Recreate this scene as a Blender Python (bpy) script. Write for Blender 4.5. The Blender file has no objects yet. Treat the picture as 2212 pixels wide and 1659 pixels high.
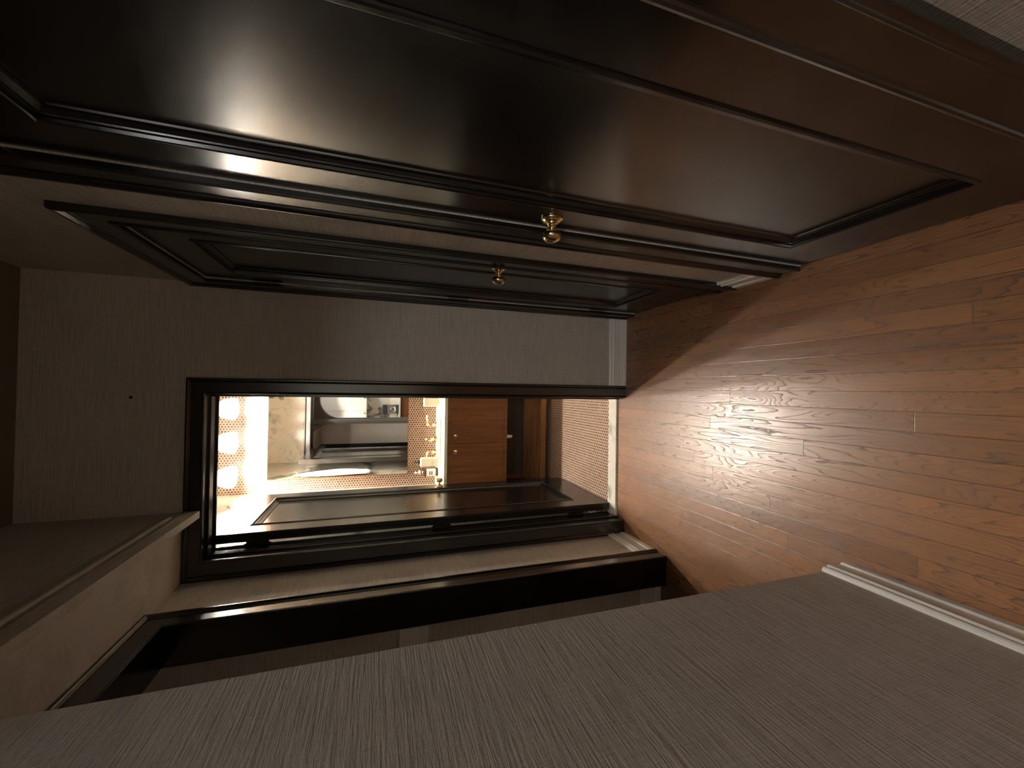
import bpy, math, random
from mathutils import Vector, Matrix
random.seed(7)
S = bpy.context.scene
COL = S.collection
PI = math.pi

# ------------------------------------------------------------------ camera
cam_d = bpy.data.cameras.new('camera')
cam_d.sensor_fit = 'HORIZONTAL'
cam_d.sensor_width = 36.0
cam_d.lens = 872.9 / 2212 * 36.0
cam_d.clip_start = 0.02
cam = bpy.data.objects.new('camera', cam_d)
COL.objects.link(cam)
_r = Vector((0.99978411, -0.00918774, 0.01863673))      # world direction of the scene's right hand
_d = Vector((0.01482395, -0.31310611, -0.94960245))     # downwards
_f = Vector((0.01455998, 0.94967371, -0.31290232))      # view direction
cam.matrix_world = Matrix(((_d.x, _r.x, -_f.x, 0), (_d.y, _r.y, -_f.y, 0), (_d.z, _r.z, -_f.z, 1.425), (0, 0, 0, 1)))
S.camera = cam                                          # the phone was held sideways: world up points to the left of the frame

# ------------------------------------------------------------------ world, colour
w = bpy.data.worlds.new('world')
S.world = w
w.use_nodes = True
w.node_tree.nodes['Background'].inputs[0].default_value = (0.004, 0.0045, 0.006, 1)
w.node_tree.nodes['Background'].inputs[1].default_value = 1.0
S.view_settings.view_transform = 'Standard'
S.view_settings.look = 'None'
S.view_settings.gamma = 1
S.view_settings.use_curve_mapping = False
S.view_settings.exposure = 2.75
S.cycles.use_denoising = True
S.cycles.max_bounces = 10
S.cycles.diffuse_bounces = 6
S.cycles.glossy_bounces = 6
S.cycles.sample_clamp_indirect = 6.0
S.cycles.caustics_reflective = True

LAMP = 1.3           # radiance of the opal shades
BULB = 290.0         # radiance of the bulbs inside them
KITCHEN = 8.5        # radiance of the unseen lamp added behind the viewer to brighten the hall

DOWN = 11.0           # watts of each unseen, added kitchen downlight


def area(name, loc, size, power, color, rot):
    l = bpy.data.lights.new(name, 'AREA')
    l.shape = 'RECTANGLE'
    l.size, l.size_y = size
    l.energy = power
    l.color = color
    o = bpy.data.objects.new(name, l)
    o.location = loc
    o.rotation_euler = rot
    COL.objects.link(o)
    return o


# ------------------------------------------------------------------ materials
class NB:
    """tiny node builder"""
    def __init__(s, name):
        s.m = bpy.data.materials.new(name)
        s.m.use_nodes = True
        s.t = s.m.node_tree
        s.n = s.t.nodes
        s.n.clear()
        s.out = s.n.new('ShaderNodeOutputMaterial')

    def set(s, sock, v):
        if isinstance(v, bpy.types.NodeSocket):
            s.t.links.new(v, sock)
        elif v is not None:
            if isinstance(v, (tuple, list)) and len(v) == 3 and sock.type == 'RGBA':
                v = (*v, 1)
            sock.default_value = v

    def math(s, op, a, b=None, c=None, clamp=False):
        n = s.n.new('ShaderNodeMath')
        n.operation = op
        n.use_clamp = clamp
        s.set(n.inputs[0], a)
        s.set(n.inputs[1], b)
        s.set(n.inputs[2], c)
        return n.outputs[0]

    def coord(s, kind='Object'):
        return s.n.new('ShaderNodeTexCoord').outputs[kind]

    def pos(s):
        return s.n.new('ShaderNodeNewGeometry').outputs['Position']

    def mapping(s, v, scale=(1, 1, 1), loc=(0, 0, 0), rot=(0, 0, 0)):
        n = s.n.new('ShaderNodeMapping')
        s.set(n.inputs['Vector'], v)
        n.inputs['Scale'].default_value = scale
        s.set(n.inputs['Location'], loc)
        n.inputs['Rotation'].default_value = rot
        return n.outputs[0]

    def noise(s, v, scale=5, detail=3, rough=0.5, dist=0.0, color=False):
        n = s.n.new('ShaderNodeTexNoise')
        s.set(n.inputs['Vector'], v)
        n.inputs['Scale'].default_value = scale
        n.inputs['Detail'].default_value = detail
        n.inputs['Roughness'].default_value = rough
        n.inputs['Distortion'].default_value = dist
        return n.outputs[1 if color else 0]

    def ramp(s, f, stops):
        n = s.n.new('ShaderNodeValToRGB')
        s.set(n.inputs[0], f)
        e = n.color_ramp.elements
        while len(e) < len(stops):
            e.new(0.5)
        for el, (p, c) in zip(e, stops):
            el.position = p
            el.color = (*c, 1) if isinstance(c, tuple) else (c, c, c, 1)
        return n.outputs[0]

    def mix(s, f, a, b, mode='MIX'):
        n = s.n.new('ShaderNodeMix')
        n.data_type = 'RGBA'
        n.blend_type = mode
        s.set(n.inputs[0], f)
        s.set(n.inputs[6], a)
        s.set(n.inputs[7], b)
        return n.outputs[2]

    def sep(s, v):
        n = s.n.new('ShaderNodeSeparateXYZ')
        s.set(n.inputs[0], v)
        return n.outputs

    def comb(s, x, y, z):
        n = s.n.new('ShaderNodeCombineXYZ')
        for i, v in enumerate((x, y, z)):
            s.set(n.inputs[i], v)
        return n.outputs[0]

    def white(s, v):
        n = s.n.new('ShaderNodeTexWhiteNoise')
        n.noise_dimensions = '3D'
        s.set(n.inputs['Vector'], v)
        return n.outputs[0], n.outputs[1]

    def bump(s, h, strength=0.3, dist=0.002, normal=None):
        n = s.n.new('ShaderNodeBump')
        n.inputs['Strength'].default_value = strength
        n.inputs['Distance'].default_value = dist
        s.set(n.inputs['Height'], h)
        s.set(n.inputs['Normal'], normal)
        return n.outputs[0]

    def bsdf(s, color=(0.5, 0.5, 0.5), rough=0.5, metal=0.0, normal=None, spec=0.5, ior=1.5, trans=0.0, coat=0.0, coat_rough=0.1, sheen=0.0, emit=None, es=0.0):
        n = s.n.new('ShaderNodeBsdfPrincipled')
        s.set(n.inputs['Base Color'], color)
        s.set(n.inputs['Roughness'], rough)
        s.set(n.inputs['Metallic'], metal)
        s.set(n.inputs['Normal'], normal)
        s.set(n.inputs['Specular IOR Level'], spec)
        s.set(n.inputs['IOR'], ior)
        s.set(n.inputs['Transmission Weight'], trans)
        s.set(n.inputs['Coat Weight'], coat)
        s.set(n.inputs['Coat Roughness'], coat_rough)
        s.set(n.inputs['Sheen Weight'], sheen)
        if emit is not None:
            s.set(n.inputs['Emission Color'], emit)
            s.set(n.inputs['Emission Strength'], es)
        s.t.links.new(n.outputs[0], s.out.inputs[0])
        return s.m


def simple(name, color, rough=0.5, metal=0.0, **k):
    return NB(name).bsdf(color, rough, metal, **k)


def mat_wallpaper():
    b = NB('grasscloth')
    p = b.pos()
    v = b.mapping(p, (7, 7, 190))
    ribs = b.noise(v, 1.0, 2, 0.6)
    fine = b.noise(b.mapping(p, (60, 60, 420)), 1.0, 2, 0.6)
    vert = b.noise(b.mapping(p, (300, 300, 9)), 1.0, 2, 0.5)
    h = b.math('ADD', b.math('MULTIPLY', ribs, 1.0), b.math('ADD', b.math('MULTIPLY', fine, 0.45), b.math('MULTIPLY', vert, 0.30)))
    cloud = b.noise(p, 2.3, 3)
    f = b.math('ADD', b.math('MULTIPLY', h, 0.75), b.math('MULTIPLY', cloud, 0.25))
    c = b.ramp(f, [(0.33, (0.33, 0.30, 0.265)), (0.60, (0.48, 0.445, 0.40)), (0.85, (0.62, 0.58, 0.53))])
    return b.bsdf(c, 0.72, normal=b.bump(h, 1.0, 0.0032), spec=0.25)


def mat_floor():
    b = NB('oak_strip_floor')
    x, y, z = b.sep(b.pos())
    W = 0.0575
    u = b.math('DIVIDE', b.math('ADD', x, 0.045 + 40 * W), W)
    row = b.math('FLOOR', u)
    fu = b.math('FRACT', u)
    r1 = b.white(b.comb(row, 3.1, 0.7))[0]
    yy = b.math('ADD', b.math('DIVIDE', y, 1.15), b.math('MULTIPLY', r1, 9.0))
    seg = b.math('FLOOR', yy)
    fy = b.math('FRACT', yy)
    rnd, rc = b.white(b.comb(row, seg, 1.3))
    rx, ry, rz = b.sep(rc)
    # cathedral grain : contour lines of a stretched noise, per board
    gx = b.math('ADD', b.math('MULTIPLY', fu, 1.05), b.math('MULTIPLY', rnd, 53.0))
    gy = b.math('MULTIPLY', y, b.math('ADD', 1.2, b.math('MULTIPLY', ry, 2.0)))
    n1 = b.noise(b.comb(gx, b.math('ADD', gy, b.math('MULTIPLY', rx, 31.0)), rnd), 1.0, 1.2, 0.42, 0.25)
    wob = b.noise(b.comb(b.math('MULTIPLY', x, 90), b.math('MULTIPLY', y, 26), 0.0), 1.0, 2, 0.5)
    ph = b.math('ADD', b.math('MULTIPLY', n1, b.math('ADD', 13.0, b.math('MULTIPLY', rz, 11.0))), b.math('MULTIPLY', wob, 0.36))
    tri = b.math('FRACT', ph)
    line = b.ramp(tri, [(0.0, 0.0), (0.18, 0.62), (0.55, 0.85), (1.0, 1.0)])
    pores = b.noise(b.comb(b.math('MULTIPLY', x, 520), b.math('MULTIPLY', y, 22), 0.0), 1.0, 2, 0.6)
    pv = b.ramp(pores, [(0.33, 0.0), (0.5, 1.0)])
    g = b.math('MULTIPLY', line, b.math('ADD', 0.72, b.math('MULTIPLY', pv, 0.28)))
    col = b.ramp(g, [(0.0, (0.080, 0.034, 0.013)), (0.45, (0.215, 0.102, 0.044)), (1.0, (0.350, 0.170, 0.074))])
    tint = b.ramp(rnd, [(0.0, (0.74, 0.70, 0.68)), (0.3, (0.92, 0.88, 0.84)), (0.65, (1.02, 0.97, 0.92)), (1.0, (1.16, 1.06, 0.92))])
    col = b.mix(1.0, col, tint, 'MULTIPLY')
    ed = b.math('MINIMUM', fu, b.math('SUBTRACT', 1.0, fu))
    seam = b.math('MINIMUM', b.math('DIVIDE', ed, 0.030, clamp=True), b.math('DIVIDE', b.math('MINIMUM', fy, b.math('SUBTRACT', 1.0, fy)), 0.0012, clamp=True))
    seam = b.math('ADD', 0.22, b.math('MULTIPLY', seam, 0.78), clamp=True)
    col = b.mix(1.0, col, b.comb(seam, seam, seam), 'MULTIPLY')
    rough = b.math('ADD', 0.27, b.math('MULTIPLY', b.math('SUBTRACT', 1.0, g), 0.30))
    hgt = b.math('ADD', b.math('MULTIPLY', g, 0.5), b.math('MULTIPLY', seam, 1.5))
    return b.bsdf(col, rough, normal=b.bump(hgt, 0.22, 0.0010), spec=0.85)


def mat_penny(name, axes, tile=(0.21, 0.095, 0.058), grout=(0.60, 0.50, 0.39), pitch=0.022):
    """round penny tiles on a hexagonal lattice; axes = which world axes carry (row, along)"""
    b = NB(name)
    xyz = b.sep(b.pos())
    p, q = xyz[axes[0]], xyz[axes[1]]
    A, B = pitch * math.sqrt(3), pitch
    def cell(off):
        a = b.math('DIVIDE', b.math('ADD', p, 10 * A + off * A / 2), A)
        c = b.math('DIVIDE', b.math('ADD', q, 10 * B + off * B / 2), B)
        da = b.math('MULTIPLY', b.math('SUBTRACT', b.math('FRACT', a), 0.5), A)
        dc = b.math('MULTIPLY', b.math('SUBTRACT', b.math('FRACT', c), 0.5), B)
        r = b.math('SQRT', b.math('ADD', b.math('MULTIPLY', da, da), b.math('MULTIPLY', dc, dc)))
        idv = b.white(b.comb(b.math('FLOOR', a), b.math('FLOOR', c), off * 1.7))[0]
        return r, idv
    r0, i0 = cell(0.0)
    r1, i1 = cell(1.0)
    r = b.math('MINIMUM', r0, r1)
    sel = b.math('LESS_THAN', r1, r0)
    idn = b.math('ADD', b.math('MULTIPLY', i1, sel), b.math('MULTIPLY', i0, b.math('SUBTRACT', 1.0, sel)))
    R = pitch * 0.445
    mask = b.math('DIVIDE', b.math('SUBTRACT', R, r), pitch * 0.05, clamp=True)
    dome = b.math('SQRT', b.math('MAXIMUM', 0.0, b.math('SUBTRACT', 1.0, b.math('POWER', b.math('DIVIDE', r, R * 1.02), 4.0))))
    dome = b.math('MULTIPLY', dome, mask)
    shade = b.math('ADD', 0.75, b.math('MULTIPLY', idn, 0.5))
    tc = b.mix(1.0, tile, b.comb(shade, shade, shade), 'MULTIPLY')
    col = b.mix(mask, grout, tc)
    rough = b.math('SUBTRACT', 0.85, b.math('MULTIPLY', mask, 0.67))
    return b.bsdf(col, rough, normal=b.bump(dome, 0.8, 0.0016), spec=0.6)


def mat_marble(name='veined_marble', base=(0.52, 0.485, 0.40), vein=(0.085, 0.085, 0.065), scale=1.0, rough=0.16):
    b = NB(name)
    p = b.mapping(b.pos(), (scale, scale, scale), rot=(0.5, 0.35, 0.7))
    d = b.noise(p, 1.6, 4, 0.55, color=True)
    pd = b.mix(0.42, p, d, 'ADD')
    n = b.noise(pd, 1.35, 4, 0.5)
    v1 = b.math('ABSOLUTE', b.math('SUBTRACT', n, 0.5))
    wid = b.math('ADD', 0.006, b.math('MULTIPLY', b.ramp(b.noise(p, 1.7, 2), [(0.45, 0.0), (0.66, 1.0)]), 0.075))
    m1 = b.math('SUBTRACT', 1.0, b.math('DIVIDE', v1, wid, clamp=True))
    n2 = b.noise(pd, 4.2, 5, 0.6)
    v2 = b.math('ABSOLUTE', b.math('SUBTRACT', n2, 0.48))
    m2 = b.math('MULTIPLY', b.math('SUBTRACT', 1.0, b.math('DIVIDE', v2, 0.012, clamp=True)), 0.38)
    m = b.math('MAXIMUM', m1, m2)
    cloud = b.ramp(b.noise(pd, 2.2, 4), [(0.35, 0.0), (0.8, 0.30)])
    c = b.mix(cloud, base, (0.60, 0.47, 0.28))
    c = b.mix(m, c, vein)
    return b.bsdf(c, rough, spec=0.5)


def mat_wood(name, c0, c1, axis='z', rough=0.38, freq=1.0):
    b = NB(name)
    p = b.pos()
    sc = {'x': (2.2, 34, 34), 'y': (34, 2.2, 34), 'z': (34, 34, 2.2)}[axis]
    n = b.noise(b.mapping(p, tuple(k * freq for k in sc)), 1.0, 4, 0.6, 0.4)
    sc2 = {'x': (12, 300, 300), 'y': (300, 12, 300), 'z': (300, 300, 12)}[axis]
    m = b.noise(b.mapping(p, sc2), 1.0, 2, 0.5)
    f = b.math('ADD', b.math('MULTIPLY', n, 0.7), b.math('MULTIPLY', m, 0.3))
    c = b.ramp(f, [(0.3, c0), (0.7, c1)])
    return b.bsdf(c, rough, normal=b.bump(f, 0.12, 0.001))


def mat_black(name='black_satin_paint', rough=0.215):
    b = NB(name)
    p = b.pos()
    n = b.noise(b.mapping(p, (90, 90, 6)), 1.0, 2, 0.6)
    big = b.noise(p, 5.0, 3)
    r = b.math('ADD', rough - 0.03, b.math('MULTIPLY', big, 0.06))
    return b.bsdf((0.0045, 0.0044, 0.0046), r, normal=b.bump(n, 0.02, 0.0005), spec=1.0, ior=1.56)


M = {}
M['wallpaper'] = mat_wallpaper()
M['floor'] = mat_floor()
M['tile_wall'] = mat_penny('copper_penny_tile_wall', (0, 2))
M['tile_floor'] = mat_penny('copper_penny_tile_floor', (0, 1), tile=(0.22, 0.11, 0.072), grout=(0.66, 0.54, 0.42))
M['marble'] = mat_marble()
M['marble_top'] = mat_marble('pale_marble', (0.86, 0.84, 0.76), (0.40, 0.42, 0.36), 2.4, 0.12)
M['black'] = mat_black()
M['oak_edge'] = simple('threshold_shadow_wood', (0.10, 0.05, 0.025), 0.5)
M['plaster'] = simple('painted_ceiling', (0.22, 0.185, 0.14), 0.9, spec=0.1)
M['white_paint'] = simple('off_white_satin_trim', (0.88, 0.86, 0.81), 0.30)
M['white_room'] = simple('white_kitchen_paint', (0.80, 0.76, 0.66), 0.6)
M['cabinet_white'] = simple('white_cabinet_lacquer', (0.82, 0.79, 0.70), 0.35)
M['brass'] = simple('aged_brass', (0.80, 0.64, 0.34), 0.20, 1.0)
M['brass_bright'] = simple('polished_brass', (0.90, 0.70, 0.36), 0.15, 1.0)
M['hinge'] = simple('dark_bronze', (0.035, 0.028, 0.022), 0.4, 0.9)
M['walnut'] = mat_wood('walnut_cabinet', (0.125, 0.046, 0.015), (0.285, 0.112, 0.036), 'z')
M['walnut_slat'] = mat_wood('walnut_slats', (0.20, 0.085, 0.030), (0.42, 0.195, 0.075), 'x')
M['mirror'] = simple('silvered_mirror', (0.93, 0.93, 0.91), 0.0, 1.0)
M['opal'] = None
M['porcelain'] = simple('white_porcelain', (0.86, 0.85, 0.80), 0.08)
M['bottle_cream'] = simple('cream_bottle', (0.74, 0.68, 0.52), 0.35)
M['bottle_brown'] = simple('brown_glass_bottle', (0.10, 0.045, 0.03), 0.12)
M['label'] = simple('paper_label', (0.80, 0.78, 0.72), 0.6)
M['ink'] = simple('label_ink', (0.06, 0.06, 0.06), 0.6)
M['pump_black'] = simple('black_pump_plastic', (0.02, 0.02, 0.02), 0.3)
M['pump_white'] = simple('white_pump_plastic', (0.75, 0.75, 0.72), 0.3)
M['plate'] = simple('switch_plate_plastic', (0.85, 0.84, 0.80), 0.4)
M['chrome'] = simple('chrome', (0.75, 0.75, 0.75), 0.12, 1.0)
M['charcoal'] = simple('charcoal_lacquer', (0.03, 0.034, 0.035), 0.45)
M['pipe'] = simple('pale_plastic_pipe', (0.72, 0.66, 0.54), 0.5)
_b = NB('white_towel_terry')
_h = _b.noise(_b.pos(), 420, 2)
M['towel'] = _b.bsdf((0.82, 0.79, 0.70), 0.95, normal=_b.bump(_h, 0.5, 0.002), spec=0.1, sheen=0.3)
_b = NB('opal_glass_lit')
M['opal'] = _b.bsdf((0.9, 0.88, 0.82), 0.2, emit=(1.0, 0.925, 0.82), es=LAMP)
_b = NB('lit_bulb')
M['bulb'] = _b.bsdf((0.9, 0.9, 0.9), 0.3, emit=(1.0, 0.925, 0.82), es=BULB)
_b = NB('fill_lamp_glass')
M['fill_lamp'] = _b.bsdf((0.9, 0.9, 0.9), 0.4, emit=(1.0, 0.97, 0.95), es=KITCHEN)


# ------------------------------------------------------------------ mesh building
class MB:
    def __init__(s):
        s.v, s.f, s.mi, s.sm = [], [], [], []

    def add(s, verts, faces, mi=0, smooth=False):
        o = len(s.v)
        s.v += [tuple(p) for p in verts]
        for f in faces:
            s.f.append([i + o for i in f])
            s.mi.append(mi)
            s.sm.append(smooth)
        return s

    def box(s, x0, x1, y0, y1, z0, z1, mi=0):
        v = [(x, y, z) for x in (x0, x1) for y in (y0, y1) for z in (z0, z1)]
        return s.add(v, [(0, 1, 3, 2), (4, 6, 7, 5), (0, 4, 5, 1), (2, 3, 7, 6), (0, 2, 6, 4), (1, 5, 7, 3)], mi)

    def lathe(s, prof, origin=(0, 0, 0), axis='z', n=32, mi=0, sx=1.0, sy=1.0):
        """prof = [(radius, height)]"""
        def place(a, b, h):
            if axis == 'z':
                return (origin[0] + a, origin[1] + b, origin[2] + h)
            if axis == 'x':
                return (origin[0] + h, origin[1] + a, origin[2] + b)
            if axis == '-x':
                return (origin[0] - h, origin[1] + b, origin[2] + a)
            if axis == '-y':
                return (origin[0] + a, origin[1] - h, origin[2] + b)
            return (origin[0] + b, origin[1] + h, origin[2] + a)
        V = [place(r * sx * math.cos(2 * PI * k / n), r * sy * math.sin(2 * PI * k / n), h) for r, h in prof for k in range(n)]
        F = []
        for i in range(len(prof) - 1):
            for k in range(n):
                a, c = i * n + k, i * n + (k + 1) % n
                F.append((a, c, c + n, a + n))
        F.append(tuple(range(n))[::-1])
        F.append(tuple((len(prof) - 1) * n + k for k in range(n)))
        return s.add(V, F, mi, True)

    def tube(s, pts, rad, n=14, mi=0):
        pts = [Vector(p) for p in pts]
        rads = rad if isinstance(rad, (list, tuple)) else [rad] * len(pts)
        V = []
        up = None
        for i, p in enumerate(pts):
            t = (pts[min(i + 1, len(pts) - 1)] - pts[max(i - 1, 0)]).normalized()
            if up is None:
                up = t.orthogonal().normalized()
            else:
                up = (up - t * up.dot(t)).normalized()
            sd = t.cross(up)
            for k in range(n):
                a = 2 * PI * k / n
                V.append(p + (up * math.cos(a) + sd * math.sin(a)) * rads[i])
        F = []
        for i in range(len(pts) - 1):
            for k in range(n):
                a, c = i * n + k, i * n + (k + 1) % n
                F.append((a, c, c + n, a + n))
        F.append(tuple(range(n))[::-1])
        F.append(tuple((len(pts) - 1) * n + k for k in range(n)))
        return s.add(V, F, mi, True)

    def sweep(s, stations, closed=False, mi=0, smooth=False):
        """stations = list of equally long rings of 3D points (open profile), joined in order"""
        m = len(stations[0])
        V = [p for st in stations for p in st]
        F = []
        N = len(stations)
        for i in range(N if closed else N - 1):
            a, c = i * m, ((i + 1) % N) * m
            for k in range(m):
                k2 = (k + 1) % m
                F.append((a + k, a + k2, c + k2, c + k))
        if not closed:
            F.append(tuple(range(m))[::-1])
            F.append(tuple((N - 1) * m + k for k in range(m)))
        return s.add(V, F, mi, smooth)

    def build(s, name, mat, parent=None, bevel=0.0, segs=2, label=None, cat=None, kind=None, group=None):
        base = Vector((0, 0, 0))
        q = parent
        while q is not None:
            base += q.location
            q = q.parent
        me = bpy.data.meshes.new(name)
        me.from_pydata([Vector(p) - base for p in s.v], [], s.f)
        for m in (mat if isinstance(mat, (list, tuple)) else [mat]):
            me.materials.append(m)
        for p, mi, sm in zip(me.polygons, s.mi, s.sm):
            p.material_index = mi
            p.use_smooth = sm
        import bmesh
        bm = bmesh.new()
        bm.from_mesh(me)
        bmesh.ops.recalc_face_normals(bm, faces=bm.faces)
        bm.to_mesh(me)
        bm.free()
        if any(s.sm):
            try:
                me.set_sharp_from_angle(angle=math.radians(38))
            except Exception:
                pass
        o = bpy.data.objects.new(name, me)
        COL.objects.link(o)
        if parent:
            o.parent = parent
        if bevel:
            b = o.modifiers.new('bevel', 'BEVEL')
            b.width = bevel
            b.segments = segs
            b.limit_method = 'ANGLE'
        tag(o, label, cat, kind, group)
        return o


def tag(o, label=None, cat=None, kind=None, group=None):
    if label:
        o['label'] = label
    if cat:
        o['category'] = cat
    if kind:
        o['kind'] = kind
    if group:
        o['group'] = group
    return o


def empty(name, loc, label, cat, kind=None, group=None):
    o = bpy.data.objects.new(name, None)
    o.empty_display_size = 0.1
    o.location = loc
    COL.objects.link(o)
    return tag(o, label, cat, kind, group)


def struct(name, mb, mat, label, cat, bevel=0.0, parent=None):
    return mb.build(name, mat, parent, bevel, label=label, cat=cat, kind='structure')


def frame_pts(plane, u, z, h):
    """plane: ('y', value, sign) or ('x', value, sign) ; u along the wall, h standing proud of it"""
    ax, val, sg = plane
    return (u, val + sg * h, z) if ax == 'y' else (val + sg * h, u, z)


CASING = [(0.0, 0.0), (0.0, 0.012), (0.002, 0.0155), (0.006, 0.0165), (0.010, 0.0150), (0.012, 0.0115), (0.016, 0.0110), (0.070, 0.0110),
          (0.072, 0.0150), (0.075, 0.0175), (0.078, 0.0170), (0.080, 0.0185), (0.083, 0.0205), (0.090, 0.0205), (0.094, 0.0185), (0.095, 0.016), (0.095, 0.0)]


def casing_mb(plane, a, b, top, z0=0.0, width=0.095, mb=None, wb=None):
    """moulded casing round three sides of an opening a..b (along the wall), mitred at the top"""
    mb = mb or MB()
    k = width / 0.095
    P = [(w_ * k, h) for w_, h in CASING]
    kb = (wb or width) / 0.095
    Q = [(w_ * kb, h) for w_, h in CASING]
    st = [[frame_pts(plane, a - w_, z0, h) for w_, h in Q],
          [frame_pts(plane, a - w_, top + v_[0], h) for (w_, h), v_ in zip(Q, P)],
          [frame_pts(plane, b + w_, top + w_, h) for w_, h in P],
          [frame_pts(plane, b + w_, z0, h) for w_, h in P]]
    return mb.sweep(st)


# sunk panel moulding: outer edge on the door face, inner edge on the panel
PANEL = [(0.0, 0.0), (0.001, 0.004), (0.005, 0.005), (0.008, 0.0035), (0.009, -0.003), (0.016, -0.0035), (0.0165, -0.0065), (0.024, -0.0115), (0.026, -0.0125), (0.033, -0.013), (0.0345, -0.0165), (0.040, -0.0175)]


def panel_ring(plane, a, b, z0, z1, mb=None):
    mb = mb or MB()
    def ring(w_, h):
        return [frame_pts(plane, a + w_, z0 + w_, h), frame_pts(plane, b - w_, z0 + w_, h), frame_pts(plane, b - w_, z1 - w_, h), frame_pts(plane, a + w_, z1 - w_, h)]
    R = [ring(w_, h) for w_, h in PANEL]
    V = [p for r in R for p in r]
    F = []
    for i in range(len(R) - 1):
        for k in range(4):
            k2 = (k + 1) % 4
            F.append((i * 4 + k, i * 4 + k2, i * 4 + 4 + k2, i * 4 + 4 + k))
    return mb.add(V, F)


def door_leaf(plane, a, b, z0, z1, thick, pa, pb, pz0, pz1):
    """slab with a sunk field on its face; plane value is the door face"""
    mb = MB()
    def P(u, z, h):
        return frame_pts(plane, u, z, h)
    o = [P(a, z0, 0), P(b, z0, 0), P(b, z1, 0), P(a, z1, 0)]
    i = [P(pa, pz0, 0), P(pb, pz0, 0), P(pb, pz1, 0), P(pa, pz1, 0)]
    w_ = 0.036
    k = [P(pa + w_, pz0 + w_, -0.0172), P(pb - w_, pz0 + w_, -0.0172), P(pb - w_, pz1 - w_, -0.0172), P(pa + w_, pz1 - w_, -0.0172)]
    bk = [P(a, z0, -thick), P(b, z0, -thick), P(b, z1, -thick), P(a, z1, -thick)]
    V = o + i + k + bk
    F = []
    for n in range(4):
        m = (n + 1) % 4
        F += [(n, m, 4 + m, 4 + n), (4 + n, 4 + m, 8 + m, 8 + n), (n, 12 + n, 12 + m, m)]
    F += [(8, 9, 10, 11), (15, 14, 13, 12)]
    return mb.add(V, F)


def baseboard_mb(plane, a, b, mb=None, h=0.115):
    mb = mb or MB()
    P = [(0.0, 0.0), (0.016, 0.0), (0.016, 0.016), (0.0145, 0.018), (0.0145, 0.0195), (0.017, 0.0215), (0.0175, 0.0255), (0.0165, 0.030), (0.0115, 0.033), (0.0115, 0.078), (0.013, 0.081),
         (0.0165, 0.083), (0.0175, 0.088), (0.0150, 0.092), (0.0105, 0.094), (0.0105, 0.098), (0.0135, 0.101), (0.0140, 0.107), (0.0110, 0.112), (0.006, 0.115), (0.0, 0.115)]
    s0 = [frame_pts(plane, a, z, p) for p, z in P]
    s1 = [frame_pts(plane, b, z, p) for p, z in P]
    return mb.sweep([s0, s1])


# ------------------------------------------------------------------ key dimensions (metres)
XR, XN, XL = 0.456, -0.545, -0.860
YB, YBI = 2.128, 2.272
HC = 2.783
HEAD = 2.130
YN = 0.885
YA, YA2 = -0.20, -0.32
KX0, KX1, KY = -2.3, 2.3, -3.02
BX1, BY = 0.95, 3.72

# ------------------------------------------------------------------ structure
m = MB().box(-2.4, 2.4, KY - 0.05, 2.20, -0.05, 0.0)
struct('floor', m, M['floor'], 'brown oak strip floor running down the hall to the bathroom door', 'floor')
m = MB().box(XL - 0.1, BX1 + 0.1, 2.20, BY + 0.1, -0.05, -0.001)
struct('floor_bathroom', m, M['tile_floor'], 'copper penny tile floor of the bathroom, between threshold and vanity', 'floor')
m = MB().box(-0.779, -0.042, 2.196, 2.285, -0.01, 0.013)
struct('trim_1', m, M['marble_top'], 'white marble threshold strip in the bathroom doorway', 'threshold', 0.003)
m = MB().box(KX0, KX1, KY - 0.05, YB + 0.2, HC, HC + 0.1)
struct('ceiling', m, M['plaster'], 'dim flat ceiling of the hall', 'ceiling')
m = MB().box(XL - 0.1, BX1 + 0.1, YBI - 0.02, BY + 0.1, HC, HC + 0.1)
struct('ceiling_bathroom', m, M['white_room'], 'pale ceiling over the bathroom', 'ceiling')

# back wall with the bathroom doorway
m = MB()
m.box(XL - 0.12, -0.799, YB, 2.257, 0, HC)
m.box(-0.027, BX1 + 0.1, YB, 2.257, 0, HC)
m.box(-0.799, -0.027, YB, 2.257, 2.175, HC)
struct('wall_back', m, M['wallpaper'], 'taupe grasscloth wall at the end of the hall, round the bathroom doorway', 'wall')
m = MB()
m.box(XL, -0.799, 2.257, YBI, 0, HC)
m.box(-0.027, BX1, 2.257, YBI, 0, HC)
m.box(-0.799, -0.027, 2.257, YBI, 2.175, HC)
struct('wall_bathroom_front', m, M['marble'], 'veined marble facing on the bathroom side of the doorway wall', 'wall')
m = MB().box(XL - 0.1, XL, YBI - 0.015, BY + 0.1, 0, HC)
struct('wall_bathroom_left', m, M['marble'], 'veined cream marble wall behind the open bathroom door', 'wall')
m = MB().box(BX1, BX1 + 0.1, YBI - 0.015, BY + 0.1, 0, HC)
struct('wall_bathroom_right', m, M['marble'], 'marble wall on the right side of the bathroom', 'wall')
m = MB().box(XL, BX1, BY, BY + 0.1, 0, HC)
struct('wall_bathroom_back', m, M['tile_wall'], 'copper penny tile wall behind mirror and vanity lamps', 'wall')

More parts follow.
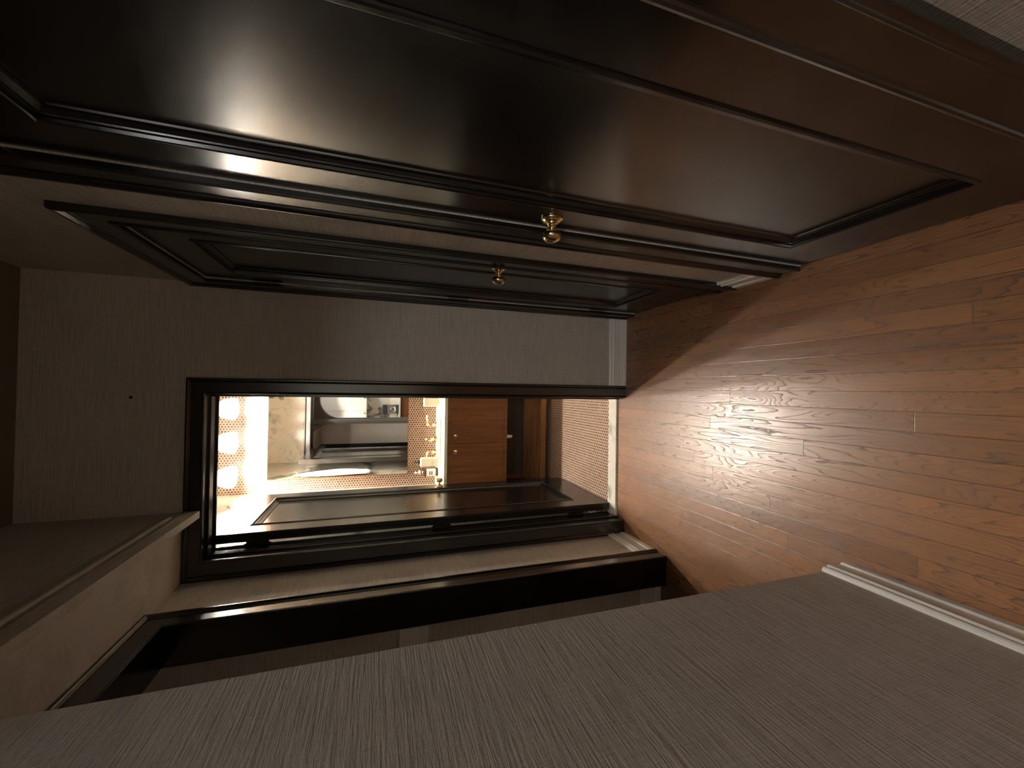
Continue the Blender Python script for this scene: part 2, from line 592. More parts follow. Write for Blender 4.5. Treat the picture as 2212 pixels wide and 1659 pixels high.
# left wall strip, chase (near left wall), header over the side opening, dropped bulkhead
m = MB()
m.box(XL - 0.12, XL, 1.755, YB + 0.02, 0, 2.2235)
m.box(XL - 0.12, XL, YN, 1.755, HEAD + 0.02, 2.2235)
struct('wall_left', m, M['wallpaper'], 'narrow grasscloth strip of left wall between bathroom doorway and side opening', 'wall')
m = MB().box(XL - 0.12, XN, YA, YN, 0, HC)
struct('wall_left_near', m, M['wallpaper'], 'near left grasscloth wall with fine horizontal ribs, filling the foreground', 'wall')
m = MB().box(XL - 0.12, -0.556, YN, YB + 0.02, 2.2235, HC)
prof = [(-0.556, 2.2235), (-0.549, 2.2240), (-0.5435, 2.229), (-0.5425, 2.236), (-0.546, 2.247), (-0.552, 2.264), (-0.556, 2.285)]
m.sweep([[(x, YN, z) for x, z in prof], [(x, YB - 0.10, z) for x, z in prof]])
struct('wall_left_bulkhead', m, M['wallpaper'], 'dropped grasscloth bulkhead over the left side opening, upper left of the hall', 'bulkhead')
m = MB().box(-0.578, -0.547, YN, 2.106, 2.156, 2.211)
struct('trim_2', m, M['wallpaper'], 'thin wallpapered lip along the lower edge of the bulkhead, ending at the bathroom casing', 'trim', 0.0015)

# right wall with two door recesses
D1A, D1B, D2A, D2B = 0.385, 1.046, 1.410, 2.032
m = MB()
m.box(XR, XR + 0.14, YA, D1A, 0, HC)
m.box(XR, XR + 0.14, D1B, D2A, 0, HC)
m.box(XR, XR + 0.14, D2B, YB + 0.02, 0, HC)
m.box(XR, XR + 0.14, D1A, D1B, HEAD, HC)
m.box(XR, XR + 0.14, D2A, D2B, HEAD, HC)
struct('wall_right', m, M['wallpaper'], 'grasscloth right wall seen as a pale strip between the two black closet doors', 'wall')
m = MB().box(XR + 0.14, XR + 0.18, YA, YB + 0.02, 0, HC)
struct('wall_closet_back', m, M['white_room'], 'closet backing behind the right hand doors', 'wall')

# arch wall behind the viewer (seen in the mirror)
m = MB()
AL, AR, AT, RR = -0.535, 0.452, 2.385, 0.33
m.box(KX0, AL, YA2, YA, 0, HC)
m.box(AR, KX1, YA2, YA, 0, HC)
arc = []
for k in range(17):
    t = PI - PI / 2 * k / 16
    arc.append((AL + RR + RR * math.cos(t), AT - RR + RR * math.sin(t)))
for k in range(17):
    t = PI / 2 - PI / 2 * k / 16
    arc.append((AR - RR + RR * math.cos(t), AT - RR + RR * math.sin(t)))
V, F = [], []
for x, z in arc:
    V += [(x, YA, z), (x, YA, HC), (x, YA2, z), (x, YA2, HC)]
for k in range(len(arc) - 1):
    a, c = k * 4, k * 4 + 4
    F += [(a, a + 1, c + 1, c), (a + 2, c + 2, c + 3, a + 3), (a, c, c + 2, a + 2), (a + 1, a + 3, c + 3, c + 1)]
m.add(V, F)
m.box(AL - 0.0001, AL, YA2, YA, AT - RR, HC)
struct('wall_arch', m, M['wallpaper'], 'wall with a round-cornered archway behind the viewer, seen only in the mirror', 'wall')

# kitchen shell behind the viewer
m = MB()
m.box(KX0 - 0.1, KX0, KY, YA, 0, HC)
m.box(KX1, KX1 + 0.1, KY, YA, 0, HC)
struct('wall_kitchen_sides', m, M['white_room'], 'pale side walls of the lit room beyond the archway', 'wall')
m = MB().box(KX0 - 0.1, KX1 + 0.1, KY - 0.1, KY, 0, HC)
struct('wall_kitchen_back', m, mat_marble('bold_marble', (0.74, 0.70, 0.62), (0.10, 0.10, 0.08), 1.7, 0.25), 'boldly veined marble wall of the kitchen seen in the mirror', 'wall')

# small dark side room through the left opening
m = MB().box(-2.3, XL - 0.12, 1.795, 1.86, 0, 2.6)
struct('wall_side_room', m, M['wallpaper'], 'dim grasscloth wall of the side room, seen through the left opening', 'wall')
m = MB()
m.box(-2.4, -2.3, YA, 1.86, 0, 2.6)
m.box(-2.3, XL - 0.12, YA - 0.001, YA + 0.05, 0, 2.6)
struct('wall_side_room_far', m, M['wallpaper'], 'far walls of the dark side room on the left', 'wall')
m = MB().box(-2.3, XL - 0.12, YA, 1.86, 2.178, 2.25)
struct('ceiling_side_room', m, M['white_room'], 'low pale ceiling of the dark side room', 'ceiling')
baseboard_mb(('y', 1.795, -1), -2.3, XL - 0.12).build('baseboard_side_room', M['white_paint'], label='white baseboard in the dark side room beyond the left opening', cat='baseboard', kind='structure')

# baseboards
baseboard_mb(('y', YB, -1), 0.0345, XR - 0.020).build('baseboard_back', M['white_paint'], label='short cream baseboard on the end wall, right of the bathroom door', cat='baseboard', kind='structure')
baseboard_mb(('x', XL, 1), 1.830, YB - 0.021).build('baseboard_left', M['white_paint'], label='short white baseboard on the left wall strip beside the bathroom door', cat='baseboard', kind='structure')
baseboard_mb(('x', XN, 1), YA, YN + 0.006).build('baseboard_left_near', M['white_paint'], label='long beaded white baseboard under the near left wall', cat='baseboard', kind='structure')
baseboard_mb(('x', XR, -1), D1B + 0.098, D2A - 0.098).build('baseboard_right', M['white_paint'], label='short white baseboard between the two black closet doors', cat='baseboard', kind='structure')
baseboard_mb(('x', XR, -1), YA, D1A - 0.098).build('baseboard_right_near', M['white_paint'], label='white baseboard on the right wall nearest the viewer', cat='baseboard', kind='structure')

# casings
m = casing_mb(('x', XR, -1), D1A, D1B, HEAD)
struct('trim_3', m, M['black'], 'black moulded casing round the nearer right hand door', 'door casing')
m = casing_mb(('x', XR, -1), D2A, D2B, HEAD)
struct('trim_4', m, M['black'], 'black moulded casing round the farther right hand door', 'door casing')
m = casing_mb(('y', YB, -1), -0.772, -0.0375, 2.150, width=0.0715, wb=0.0875)
struct('trim_5', m, M['black'], 'black moulded casing round the bathroom doorway', 'door casing')
m = casing_mb(('y', YBI, 1), -0.772, -0.041, 2.150, width=0.0745, wb=0.087)
struct('trim_6', m, M['black'], 'black casing on the bathroom side of the doorway, seen in the mirror', 'door casing')
m = casing_mb(('x', XL, 1), YN + 0.09, 1.735, HEAD, wb=0.088)
struct('trim_7', m, M['black'], 'black moulded casing round the left side opening', 'door casing')
# jamb linings
m = MB()
HD = 2.158
m.box(-0.800, -0.780, YB - 0.001, YBI + 0.001, 0, HD + 0.018)
m.box(-0.041, -0.026, YB - 0.001, YBI + 0.001, 0, HD + 0.018)
m.box(-0.780, -0.041, YB - 0.001, YBI + 0.001, HD, HD + 0.019)
m.box(-0.780, -0.770, 2.182, 2.222, 0.0, HD)
m.box(-0.050, -0.041, 2.182, 2.222, 0.0, HD)
m.box(-0.770, -0.050, 2.182, 2.222, HD - 0.010, HD)
struct('trim_8', m, M['black'], 'black jamb lining with door stop inside the bathroom doorway', 'door jamb', 0.0012)
m = MB()
m.box(XL - 0.135, XL + 0.001, 1.737, 1.757, 0, HEAD + 0.018)
m.box(XL - 0.122, XL + 0.001, YN, YN + 0.09, 0, HEAD + 0.018)
m.box(XL - 0.135, XL + 0.001, YN + 0.088, 1.737, HEAD, HEAD + 0.02)
struct('trim_9', m, M['black'], 'black jamb lining of the left side opening', 'door jamb', 0.0012)

# ------------------------------------------------------------------ door knobs
def knob(parent, origin, axis, mat, k=1.0, name='door_knob'):
    """egg shaped knob on a stepped rosette"""
    kn = MB()
    q = 0.86
    kn.lathe([(r_ * k, h_ * q * k) for r_, h_ in [(0.0085, 0.012), (0.0105, 0.016), (0.0125, 0.018), (0.0100, 0.021), (0.0092, 0.023), (0.0110, 0.025), (0.0088, 0.028), (0.0078, 0.033),
              (0.0095, 0.0365), (0.0160, 0.039), (0.0222, 0.0440), (0.0255, 0.0505), (0.0262, 0.056), (0.0248, 0.062), (0.0205, 0.068), (0.0135, 0.0725), (0.006, 0.0742), (0.0008, 0.0745)]], origin, axis, 40)
    o = kn.build(name, mat, parent)
    rs = MB().lathe([(0.029 * k, 0.0), (0.0295 * k, 0.002), (0.0288 * k, 0.0045 * k), (0.0255 * k, 0.006 * k), (0.0245 * k, 0.0065 * k), (0.0235 * k, 0.0085 * k), (0.0195 * k, 0.0105 * k),
                     (0.0155 * k, 0.0125 * k), (0.0150 * k, 0.0145 * k), (0.0115 * k, 0.0165 * k), (0.0075 * k, 0.018 * k)], origin, axis, 40)
    rs.build('rosette', mat, o)
    return o


def hinge_mb(x, y, z, h=0.10):
    mb = MB()
    mb.lathe([(0.0035, -h / 2 - 0.008), (0.006, -h / 2 - 0.004), (0.0045, -h / 2), (0.0075, -h / 2), (0.0075, h / 2), (0.0045, h / 2), (0.006, h / 2 + 0.004), (0.0035, h / 2 + 0.008)], (x, y, z), 'z', 14)
    return mb


# near right door
FX = XR + 0.004
t = empty('door_1', (FX, (D1A + D1B) / 2, 0), 'nearer black one-panel door on the right with the larger looking brass knob', 'door', 'structure')
pa, pb, pz0, pz1 = D1A + 0.118, D1B - 0.118, 0.205, 2.005
door_leaf(('x', FX, -1), D1A + 0.003, D1B - 0.003, 0.012, HEAD - 0.003, 0.042, pa, pb, pz0, pz1).build('door_leaf', M['black'], t)
panel_ring(('x', FX, -1), pa, pb, pz0, pz1).build('panel_moulding', M['black'], t)
knob(t, (FX, 0.990, 0.993), '-x', M['brass'], 1.0)
for z in (0.25, 1.05, 1.90):
    hinge_mb(XR - 0.0055, D1A - 0.001, z).build('hinge', M['hinge'], t)

# far right door
t = empty('door_2', (FX, (D2A + D2B) / 2, 0), 'farther black one-panel door on the right, touching the end wall, small brass knob', 'door', 'structure')
pa, pb, pz0, pz1 = D2A + 0.118, D2B - 0.118, 0.205, 2.005
door_leaf(('x', FX, -1), D2A + 0.003, D2B - 0.003, 0.012, HEAD - 0.003, 0.042, pa, pb, pz0, pz1).build('door_leaf', M['black'], t)
panel_ring(('x', FX, -1), pa, pb, pz0, pz1).build('panel_moulding', M['black'], t)
knob(t, (FX, 1.462, 1.003), '-x', M['brass'], 1.0)
for z in (0.25, 1.05, 1.90):
    hinge_mb(XR - 0.0055, D2B + 0.001, z).build('hinge', M['hinge'], t)

# open bathroom door, swung in against the left marble wall
LX = -0.7105
t = empty('door_3', (-0.752, 2.262, 0), 'black bathroom door standing open along the left marble wall', 'door', 'structure')
LA, LB, LZ = 2.264, 3.030, 2.150
pa, pb, pz0, pz1 = LA + 0.118, LB - 0.118, 0.205, 2.035
door_leaf(('x', LX, 1), LA, LB, 0.014, LZ, 0.043, pa, pb, pz0, pz1).build('door_leaf', M['black'], t)
panel_ring(('x', LX, 1), pa, pb, pz0, pz1).build('panel_moulding', M['black'], t)
knob(t, (LX, 2.968, 0.995), 'x', M['brass'], 0.95)
knob(t, (LX - 0.043, 2.968, 0.995), '-x', M['brass'], 0.95)
for z in (0.25, 1.08, 1.97):
    hb = hinge_mb(-0.7665, 2.262, z, 0.10)
    hb.box(-0.7668, -0.753, 2.2605, 2.2635, z - 0.048, z + 0.048)
    hb.box(-0.779, -0.7665, 2.2605, 2.2635, z - 0.048, z + 0.048)
    hb.build('hinge', M['hinge'], t)

# ------------------------------------------------------------------ switch plate in the side room, tiny screw eye on the end wall
t = empty('light_switch', (-1.070, 1.795, 1.262), 'pale light switch plate on the dim wall seen through the left opening', 'light switch')
MB().box(-1.112, -1.028, 1.7885, 1.795, 1.200, 1.322).build('cover_plate', M['plate'], t, 0.002)
MB().box(-1.0865, -1.0535, 1.785, 1.7885, 1.228, 1.294).build('rocker', M['plate'], t, 0.001)
m = MB().lathe([(0.006, 0), (0.007, 0.002), (0.005, 0.005), (0.001, 0.006)], (-0.055, YB, 2.419), '-y', 14)
m.build('wall_screw', M['hinge'], label='tiny dark screw head in the wall above the bathroom doorway', cat='screw')

# ------------------------------------------------------------------ vanity
VX0, VX1, VF = -0.845, -0.030, 3.215
t = empty('vanity_cabinet', ((VX0 + VX1) / 2, 3.46, 0), 'walnut bathroom vanity with two doors above an open slatted shelf', 'vanity cabinet')
m = MB()
m.box(VX0, VX1, VF + 0.020, 3.705, 0.400, 0.420)
m.box(VX0, VX0 + 0.02, VF + 0.020, 3.705, 0.40, 0.900)
m.box(VX1 - 0.02, VX1, VF + 0.020, 3.705, 0.40, 0.900)
m.box(VX0, VX1, 3.690, 3.705, 0.40, 0.900)
m.box(VX0, VX1, VF + 0.020, VF + 0.035, 0.42, 0.900)
m.build('cabinet_box', M['walnut'], t)
MID = -0.4375
for a, c in ((VX0 + 0.003, MID - 0.0015), (MID + 0.0015, VX1 - 0.003)):
    dm = MB()
    z0, z1 = 0.402, 0.897
    fr = 0.026
    dm.box(a, c, VF, VF + 0.019, z0, z0 + fr)
    dm.box(a, c, VF, VF + 0.019, z1 - fr, z1)
    dm.box(a, a + fr, VF, VF + 0.019, z0 + fr, z1 - fr)
    dm.box(c - fr, c, VF, VF + 0.019, z0 + fr, z1 - fr)
    dm.box(a + fr, c - fr, VF + 0.006, VF + 0.016, z0 + fr, z1 - fr)
    dr = dm.build('cabinet_door', M['walnut'], t, 0.0012)
    kx = MID + 0.062 if c > MID + 0.05 else MID - 0.062
    km = MB().lathe([(0.012, 0.0), (0.0125, 0.002), (0.009, 0.004), (0.006, 0.008), (0.006, 0.012), (0.0125, 0.016), (0.0155, 0.0205), (0.015, 0.025), (0.010, 0.029), (0.002, 0.0305)], (kx, VF, 0.838), '-y', 24)
    km.build('cabinet_knob', M['brass_bright'], dr)
for x in (VX0, VX1 - 0.045):
    for y in (VF + 0.022, 3.655):
        MB().box(x, x + 0.045, y, y + 0.045, 0.0, 0.400).build('leg', M['walnut'], t, 0.002)
m = MB()
m.box(VX0 + 0.045, VX1 - 0.045, VF + 0.006, VF + 0.030, 0.048, 0.094)
m.build('shelf_rail', M['walnut_slat'], t, 0.002)
MB().box(VX0 + 0.02, VX1 - 0.02, 3.700, 3.712, 0.06, 0.40).build('back_panel', simple('dark_brown_back', (0.075, 0.058, 0.042), 0.7), t)  # plain dark brown sheet across the back, under the cabinet
for k in range(8):
    y = VF + 0.040 + k * 0.0565
    MB().box(VX0 + 0.01, VX1 - 0.01, y, y + 0.040, 0.070, 0.090).build('shelf_slat', M['walnut_slat'], t, 0.003)

# marble worktop with a sunk sink
CZ = 0.925
m = MB()
CX0, CX1, CY0, CY1 = XL + 0.001, -0.012, 3.200, BY - 0.001
sx0, sx1, sy0, sy1, ch = -0.665, -0.215, 3.300, 3.575, 0.055
octo = [(sx0 + ch, sy0), (sx1 - ch, sy0), (sx1, sy0 + ch), (sx1, sy1 - ch), (sx1 - ch, sy1), (sx0 + ch, sy1), (sx0, sy1 - ch), (sx0, sy0 + ch)]
outer = [(sx0 + ch, CY0), (sx1 - ch, CY0), (CX1, CY0), (CX1, CY1), (sx1 - ch, CY1), (sx0 + ch, CY1), (CX0, CY1), (CX0, CY0)]
V = [(x, y, CZ) for x, y in octo] + [(x, y, CZ) for x, y in outer] + [(x, y, CZ - 0.024) for x, y in octo] + [(x, y, CZ - 0.024) for x, y in outer]
F = []
for k in range(8):
    j = (k + 1) % 8
    F += [(k, j, 8 + j, 8 + k), (16 + k, 24 + k, 24 + j, 16 + j), (8 + k, 8 + j, 24 + j, 24 + k), (k, 16 + k, 16 + j, j)]
m.add(V, F)
m.build('marble_worktop', M['marble_top'], None, 0.002, label='white marble vanity top with grey veins and a cut-out for the sink', cat='worktop')
m = MB()
rim = [(x, y, CZ - 0.026) for x, y in octo]
cxm, cym = (sx0 + sx1) / 2, (sy0 + sy1) / 2
low = [(cxm + (x - cxm) * 0.90, cym + (y - cym) * 0.86, CZ - 0.135) for x, y in octo]
out_ = [(cxm + (x - cxm) * 1.05, cym + (y - cym) * 1.06, CZ - 0.026) for x, y in octo]
lo2 = [(cxm + (x - cxm) * 0.96, cym + (y - cym) * 0.94, CZ - 0.150) for x, y in octo]
V = rim + low + out_ + lo2
F = []
for k in range(8):
    j = (k + 1) % 8
    F += [(k, 8 + k, 8 + j, j), (k, j, 16 + j, 16 + k), (16 + k, 16 + j, 24 + j, 24 + k)]
F += [tuple(range(8, 16)), tuple(range(24, 32))[::-1]]
m.add(V, F)
s_ = m.build('sink_basin', M['porcelain'], None, 0.003, label='white sink with clipped corners set under the marble vanity top', cat='sink')
MB().lathe([(0.020, 0.0), (0.021, 0.002), (0.014, 0.003), (0.002, 0.003)], (cxm, cym, CZ - 0.1348), 'z', 20).build('drain', M['brass_bright'], s_)
m = MB().lathe([(0.011, 0.0), (0.0125, 0.004), (0.0125, 0.045), (0.009, 0.05)], (-0.392, 3.236, 0.353), 'z', 16)
m.lathe([(0.016, 0.0), (0.016, 0.012)], (-0.392, 3.236, 0.388), 'z', 16)
m.build('pipe_end', M['pipe'], None, label='small pale pipe end poking out under the vanity doors', cat='pipe')

# ------------------------------------------------------------------ widespread brass faucet
FY = 3.655
t = empty('faucet', (-0.450, FY, CZ), 'brass widespread faucet with two lever handles behind the sink', 'faucet')
FL = [(0.0245, 0.0), (0.0255, 0.003), (0.022, 0.007), (0.0155, 0.012), (0.0125, 0.018), (0.0145, 0.024), (0.0165, 0.032), (0.0175, 0.042), (0.0165, 0.050), (0.0115, 0.056), (0.0085, 0.060), (0.0085, 0.070), (0.0115, 0.074), (0.0115, 0.084), (0.006, 0.090), (0.001, 0.091)]
for x, sg in ((-0.325, 1), (-0.567, -1)):
    hm = MB().lathe(FL, (x, FY, CZ), 'z', 24)
    hm.tube([(x, FY, CZ + 0.080), (x + sg * 0.02, FY - 0.004, CZ + 0.083), (x + sg * 0.05, FY - 0.008, CZ + 0.088), (x + sg * 0.08, FY - 0.012, CZ + 0.090), (x + sg * 0.093, FY - 0.013, CZ + 0.089)],
            [0.0075, 0.0062, 0.0060, 0.0088, 0.0050], 14)
    hm.build('handle', M['brass_bright'], t)
sm_ = MB().lathe([(0.0265, 0.0), (0.0275, 0.003), (0.024, 0.008), (0.0165, 0.014), (0.014, 0.022), (0.0165, 0.030), (0.018, 0.038), (0.0165, 0.046), (0.013, 0.052), (0.012, 0.066), (0.014, 0.070), (0.008, 0.076), (0.006, 0.084), (0.009, 0.089), (0.0085, 0.097), (0.002, 0.102)], (-0.450, FY, CZ), 'z', 24)
sp = [(-0.450, FY, CZ + 0.040)]
for k in range(9):
    a = k / 8 * PI * 0.62
    sp.append((-0.450, FY - 0.018 - 0.052 * (1 - math.cos(a)), CZ + 0.040 + 0.034 * math.sin(a)))
sp.append((-0.450, sp[-1][1] - 0.010, sp[-1][2] - 0.014))
sm_.tube(sp, [0.0125] * 4 + [0.0115] * 4 + [0.0105, 0.011, 0.012], 16)
sm_.build('spout', M['brass_bright'], t)

# ------------------------------------------------------------------ mirror
MX0, MX1, MZ0, MZ1 = -0.752, -0.050, 1.172, 2.262
t = empty('wall_mirror', ((MX0 + MX1) / 2, BY, MZ0), 'tall frameless mirror with a slim edge coloured by the tiles it reflects on the tile wall', 'mirror')
MB().box(MX0, MX1, BY - 0.018, BY - 0.001, MZ0, MZ1).build('mirror_glass', M['mirror'], t)
m = MB()
e = 0.004
m.box(MX0 - e, MX0 - 0.0003, BY - 0.020, BY - 0.001, MZ0 - e, MZ1 + e)
m.box(MX1 + 0.0003, MX1 + e, BY - 0.020, BY - 0.001, MZ0 - e, MZ1 + e)
m.box(MX0 - e, MX1 + e, BY - 0.020, BY - 0.001, MZ0 - e, MZ0 - 0.0003)
m.box(MX0 - e, MX1 + e, BY - 0.020, BY - 0.001, MZ1 + 0.0003, MZ1 + e)
m.build('edge_trim', simple('tile_reflection_edge', (0.75, 0.40, 0.28), 0.25, 1.0), t)  # pinkish metal colour stands for the tiles reflected in the edge

# ------------------------------------------------------------------ three-shade vanity light
LY = 3.545
t = empty('vanity_light', (-0.433, BY, 2.60), 'brass bar lamp with three lit white bell shades above the mirror', 'wall lamp')
m = MB().box(-0.690, -0.168, LY + 0.002, LY + 0.014, 2.572, 2.590)
m.build('bar', M['brass_bright'], t, 0.002)
m = MB().box(-0.475, -0.375, BY - 0.012, BY - 0.001, 2.545, 2.665)
m.box(-0.437, -0.417, LY + 0.014, BY - 0.012, 2.573, 2.589)
m.build('wall_plate', M['brass_bright'], t, 0.002)
BELL = [(0.083 * math.sqrt(1 - (h_ / 0.138) ** 2) * (0.965 + 0.035 * min(1, h_ / 0.02)), h_) for h_ in (0.1345, 0.131, 0.124, 0.113, 0.098, 0.080, 0.060, 0.040, 0.020, 0.010, 0.0)]
for k, x in enumerate((-0.173, -0.427, -0.685)):
    V, F = [], []
    n = 40
    prof = BELL + [(r - 0.004, h) for r, h in BELL[::-1]]
    for r, h in prof:
        V += [(x + r * math.cos(2 * PI * i / n), LY - 0.005 + r * math.sin(2 * PI * i / n), 2.444 + h) for i in range(n)]
    for i in range(len(prof) - 1):
        for j in range(n):
            a, c = i * n + j, i * n + (j + 1) % n
            F.append((a, c, c + n, a + n))
    mb = MB().add(V, F, 0, True)
    o = mb.build('lamp_shade', M['opal'], t)
    sk = MB().lathe([(0.016, 0.0), (0.020, 0.006), (0.020, 0.018), (0.012, 0.026), (0.007, 0.034), (0.002, 0.036)], (x, LY - 0.005, 2.574), 'z', 20)
    sk.build('socket_cap', M['brass_bright'], t)
    bl = MB().lathe([(0.010, 0.075), (0.018, 0.062), (0.028, 0.040), (0.030, 0.026), (0.024, 0.010), (0.010, 0.001), (0.001, 0.0)], (x, LY - 0.005, 2.452), 'z', 20)
    bl.build('bulb', M['bulb'], t)

# ------------------------------------------------------------------ bottles and box on the vanity top
def rrect(x0, x1, y0, y1, r, z):
    P = []
    for cx_, cy_, a0 in ((x1 - r, y1 - r, 0), (x0 + r, y1 - r, 90), (x0 + r, y0 + r, 180), (x1 - r, y0 + r, 270)):
        for k in range(4):
            a = math.radians(a0 + k * 30)
            P.append((cx_ + r * math.cos(a), cy_ + r * math.sin(a), z))
    return P


def pump(mb, x, y, z, sgn=-1):
    mb.lathe([(0.016, 0.0), (0.017, 0.002), (0.017, 0.014), (0.010, 0.017), (0.0045, 0.018), (0.0045, 0.036), (0.009, 0.037), (0.010, 0.046), (0.004, 0.050)], (x, y, z), 'z', 18)
    mb.tube([(x, y, z + 0.042), (x, y - 0.020, z + 0.043), (x, y - 0.038, z + 0.038)], [0.0045, 0.004, 0.0032], 10)


t = empty('soap_bottle', (-0.640, 3.590, CZ), 'square cream pump bottle on the vanity top beside the mirror edge', 'soap bottle')
m = MB()
bx0, bx1, by0, by1 = -0.680, -0.602, 3.565, 3.625
m.sweep([rrect(bx0, bx1, by0, by1, 0.010, z) for z in (CZ + 0.001, CZ + 0.138)] + [rrect(bx0 + 0.01, bx1 - 0.01, by0 + 0.01, by1 - 0.01, 0.010, CZ + 0.148)])
m.build('bottle_body', M['bottle_cream'], t, 0.003)
m = MB()
pump(m, -0.641, 3.595, CZ + 0.148)
m.build('pump', M['pump_black'], t)
m = MB()
for k in range(3):
    m.box(-0.664, -0.627 + 0.007 * (k % 2), by0 - 0.0006, by0 + 0.0002, CZ + 0.030 + k * 0.010, CZ + 0.033 + k * 0.010)
m.build('faint_print', simple('faint_grey_print', (0.45, 0.42, 0.33), 0.5), t)

t = empty('lotion_bottle', (-0.722, 3.560, CZ), 'brown glass pump bottle with a white label, left on the vanity top', 'lotion bottle')
bx, by, br = -0.722, 3.560, 0.037
m = MB().lathe([(0.033, 0.001), (0.037, 0.005), (0.037, 0.105), (0.034, 0.117), (0.020, 0.130), (0.014, 0.136), (0.014, 0.146)], (bx, by, CZ), 'z', 32)
m.build('bottle_body', M['bottle_brown'], t)
m = MB()
st = []
for k in range(13):
    a = math.radians(205 + k * 125 / 12)
    st.append([(bx + r * math.cos(a), by + r * math.sin(a), CZ + z) for r, z in ((0.0373, 0.020), (0.0378, 0.020), (0.0378, 0.098), (0.0373, 0.098))])
m.sweep(st)
lb = m.build('label_sheet', M['label'], t)
m = MB()
for z0, z1 in ((0.048, 0.056), (0.066, 0.074)):
    st = []
    for k in range(7):
        a = math.radians(240 + k * 50 / 6)
        st.append([(bx + r * math.cos(a), by + r * math.sin(a), CZ + z) for r, z in ((0.0379, z0), (0.0382, z0), (0.0382, z1), (0.0379, z1))])
    m.sweep(st)
m.build('print_bar', M['ink'], lb)
m = MB()
pump(m, bx, by, CZ + 0.145)
m.build('pump', M['pump_white'], t)

m = MB()
m.sweep([rrect(-0.158, -0.040, 3.560, 3.675, 0.006, CZ + 0.001), rrect(-0.158, -0.040, 3.560, 3.675, 0.006, CZ + 0.120)])
t = m.build('tissue_box', M['bottle_cream'], None, 0.003, label='plain cream box at the right end of the vanity top', cat='box')
MB().lathe([(0.030, 0.0), (0.031, 0.002), (0.0, 0.002)], (-0.10, 3.617, CZ + 0.120), 'z', 20, sy=0.4).build('opening', M['label'], t)

# ------------------------------------------------------------------ towel on a brass hook, behind the open door (seen in the mirror)
t = empty('towel_hook', (XL, 3.14, 2.145), 'small brass hook on the marble wall holding the white towel', 'hook')
m = MB().lathe([(0.022, 0.0), (0.022, 0.005), (0.010, 0.008), (0.006, 0.012)], (XL, 3.14, 2.145), 'x', 20)
m.build('rosette', M['brass_bright'], t)
m = MB().tube([(XL + 0.010, 3.14, 2.145), (XL + 0.045, 3.14, 2.143), (XL + 0.060, 3.14, 2.150), (XL + 0.062, 3.14, 2.170)], [0.005, 0.005, 0.005, 0.0065], 12)
m.build('arm', M['brass_bright'], t)
m = MB()
st = []
N = 30
for i in range(N + 1):
    s_ = i / N
    z = 2.140 - s_ * 0.63
    half = 0.016 + 0.105 * math.sin(min(1, s_ * 1.15) * PI * 0.80) ** 0.8
    dep = 0.011 + 0.016 * math.sin(min(1, s_ * 1.1) * PI * 0.85)
    ring = []
    for k in range(40):
        a = 2 * PI * k / 40
        fold = 1 + 0.22 * math.cos(6 * a + 1.3 * s_ * 3) * (0.35 + 0.65 * s_)
        ring.append((XL + 0.012 + dep + dep * 0.8 * math.sin(a) * fold, 3.145 + half * math.cos(a) + 0.02 * math.sin(5 * s_), z + (0.018 * math.cos(3 * a) if i == N else 0)))
    st.append(ring)
m.sweep(st, smooth=True)
m.build('hand_towel', M['towel'], None, label='white towel hanging in folds from the brass hook, seen in the mirror', cat='towel')

# ------------------------------------------------------------------ kitchen seen in the mirror
t = empty('wall_cupboard', (0.0, KY, 1.687), 'row of white wall cupboards in the kitchen, reflected in the mirror', 'wall cupboard')
UF = -2.660
MB().box(-1.60, -0.12, KY + 0.001, UF - 0.020, 1.687, HC - 0.004).build('cupboard_box', M['cabinet_white'], t)
for a in (-1.60, -1.07, -0.54):
    c = a + 0.53 if a < -0.6 else -0.12
    dr = MB().box(a + 0.002, c - 0.002, UF - 0.019, UF, 1.690, 2.700).build('cupboard_door', M['cabinet_white'], t, 0.001)
    kx = (c - 0.055) if a < -0.6 else (a + 0.30)
    MB().lathe([(0.010, 0.0), (0.006, 0.006), (0.012, 0.014), (0.012, 0.022), (0.004, 0.026)], (kx, UF, 1.735), 'y', 16).build('cupboard_knob', M['hinge'], dr)
t = empty('kitchen_cabinet', (0, -2.7, 0), 'dark brown base cabinets along the kitchen wall, reflected in the mirror', 'base cabinet')
MB().box(-1.60, 1.60, KY + 0.001, -2.44, 0.10, 0.93).build('cabinet_box', M['walnut'], t)
MB().box(-1.60, 1.60, KY + 0.001, -2.50, 0.0, 0.10).build('plinth', M['charcoal'], t)
for k in range(6):
    a = -1.60 + k * 0.5333
    MB().box(a + 0.003, a + 0.530, -2.440, -2.420, 0.11, 0.92).build('cabinet_door', M['walnut'], t, 0.001)
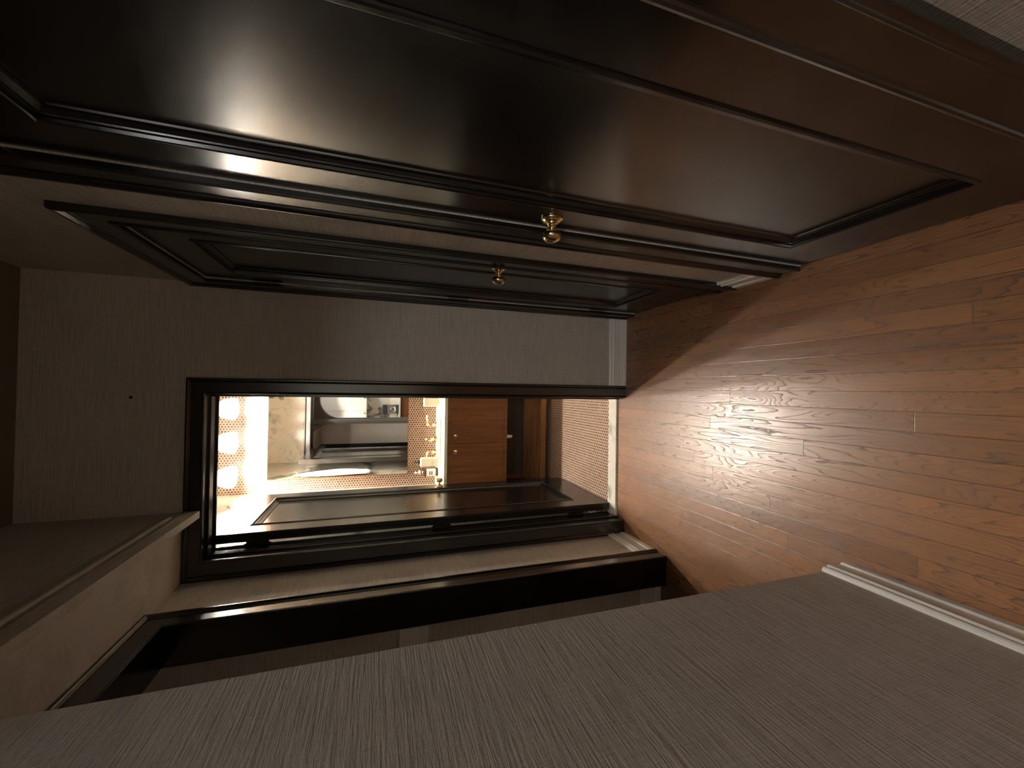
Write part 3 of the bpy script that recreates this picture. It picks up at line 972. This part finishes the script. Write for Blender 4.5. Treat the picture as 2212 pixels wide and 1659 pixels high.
MB().box(-1.62, 1.62, KY + 0.001, -2.40, 0.931, 0.965).build('kitchen_worktop', M['marble_top'], None, 0.002, label='pale stone worktop in the kitchen, reflected in the mirror', cat='worktop')
t = empty('coffee_machine', (-0.52, -2.70, 0.965), 'chrome and black coffee machine on the kitchen worktop, reflected in the mirror', 'coffee machine')
MB().box(-0.62, -0.40, -2.90, -2.62, 0.967, 1.010).build('drip_base', M['charcoal'], t, 0.006)
MB().box(-0.62, -0.40, -2.92, -2.80, 1.010, 1.330).build('tower', M['chrome'], t, 0.01)
MB().box(-0.62, -0.40, -2.80, -2.62, 1.220, 1.335).build('brew_head', M['charcoal'], t, 0.012)
MB().lathe([(0.045, 0.0), (0.060, 0.02), (0.062, 0.10), (0.045, 0.145), (0.040, 0.15)], (-0.51, -2.70, 1.011), 'z', 24).build('carafe', M['chrome'], t)
for lx, wh in ((-0.95, 'leftmost'), (-0.25, 'middle'), (0.60, 'rightmost')):
    ld = bpy.data.lights.new('added_spot', 'SPOT')  # unseen spot added to light the cupboards with little spill into the hall
    ld.energy, ld.color, ld.spot_size, ld.spot_blend, ld.shadow_soft_size = DOWN, (1.0, 0.93, 0.83), math.radians(78), 0.5, 0.04
    q = empty('added_downlight', (lx, -1.95, HC), wh + ' of three unseen downlights added to light the kitchen behind the viewer', 'added_spot', None, 'unseen downlights added in the kitchen ceiling')
    MB().lathe([(0.055, 0.0), (0.055, -0.006), (0.042, -0.006), (0.040, 0.0)], (lx, -1.95, HC), 'z', 24).build('trim_ring', M['white_paint'], q)
    lo = bpy.data.objects.new('added_spot', ld)
    COL.objects.link(lo)
    lo.location = (lx, -1.95, HC - 0.012)
    lo.rotation_euler = (math.radians(-22), 0, 0)
MB().lathe([(0.001, 0.0), (0.17, 0.0), (0.19, -0.03), (0.16, -0.07), (0.08, -0.095), (0.001, -0.10)], (0.15, -1.45, HC), 'z', 36).build(
    'hall_fill_lamp', M['fill_lamp'], None, label='round unseen lamp added behind the viewer to brighten the hall', cat='ceiling lamp')  # added out of view, lifts the lower end wall through the arch
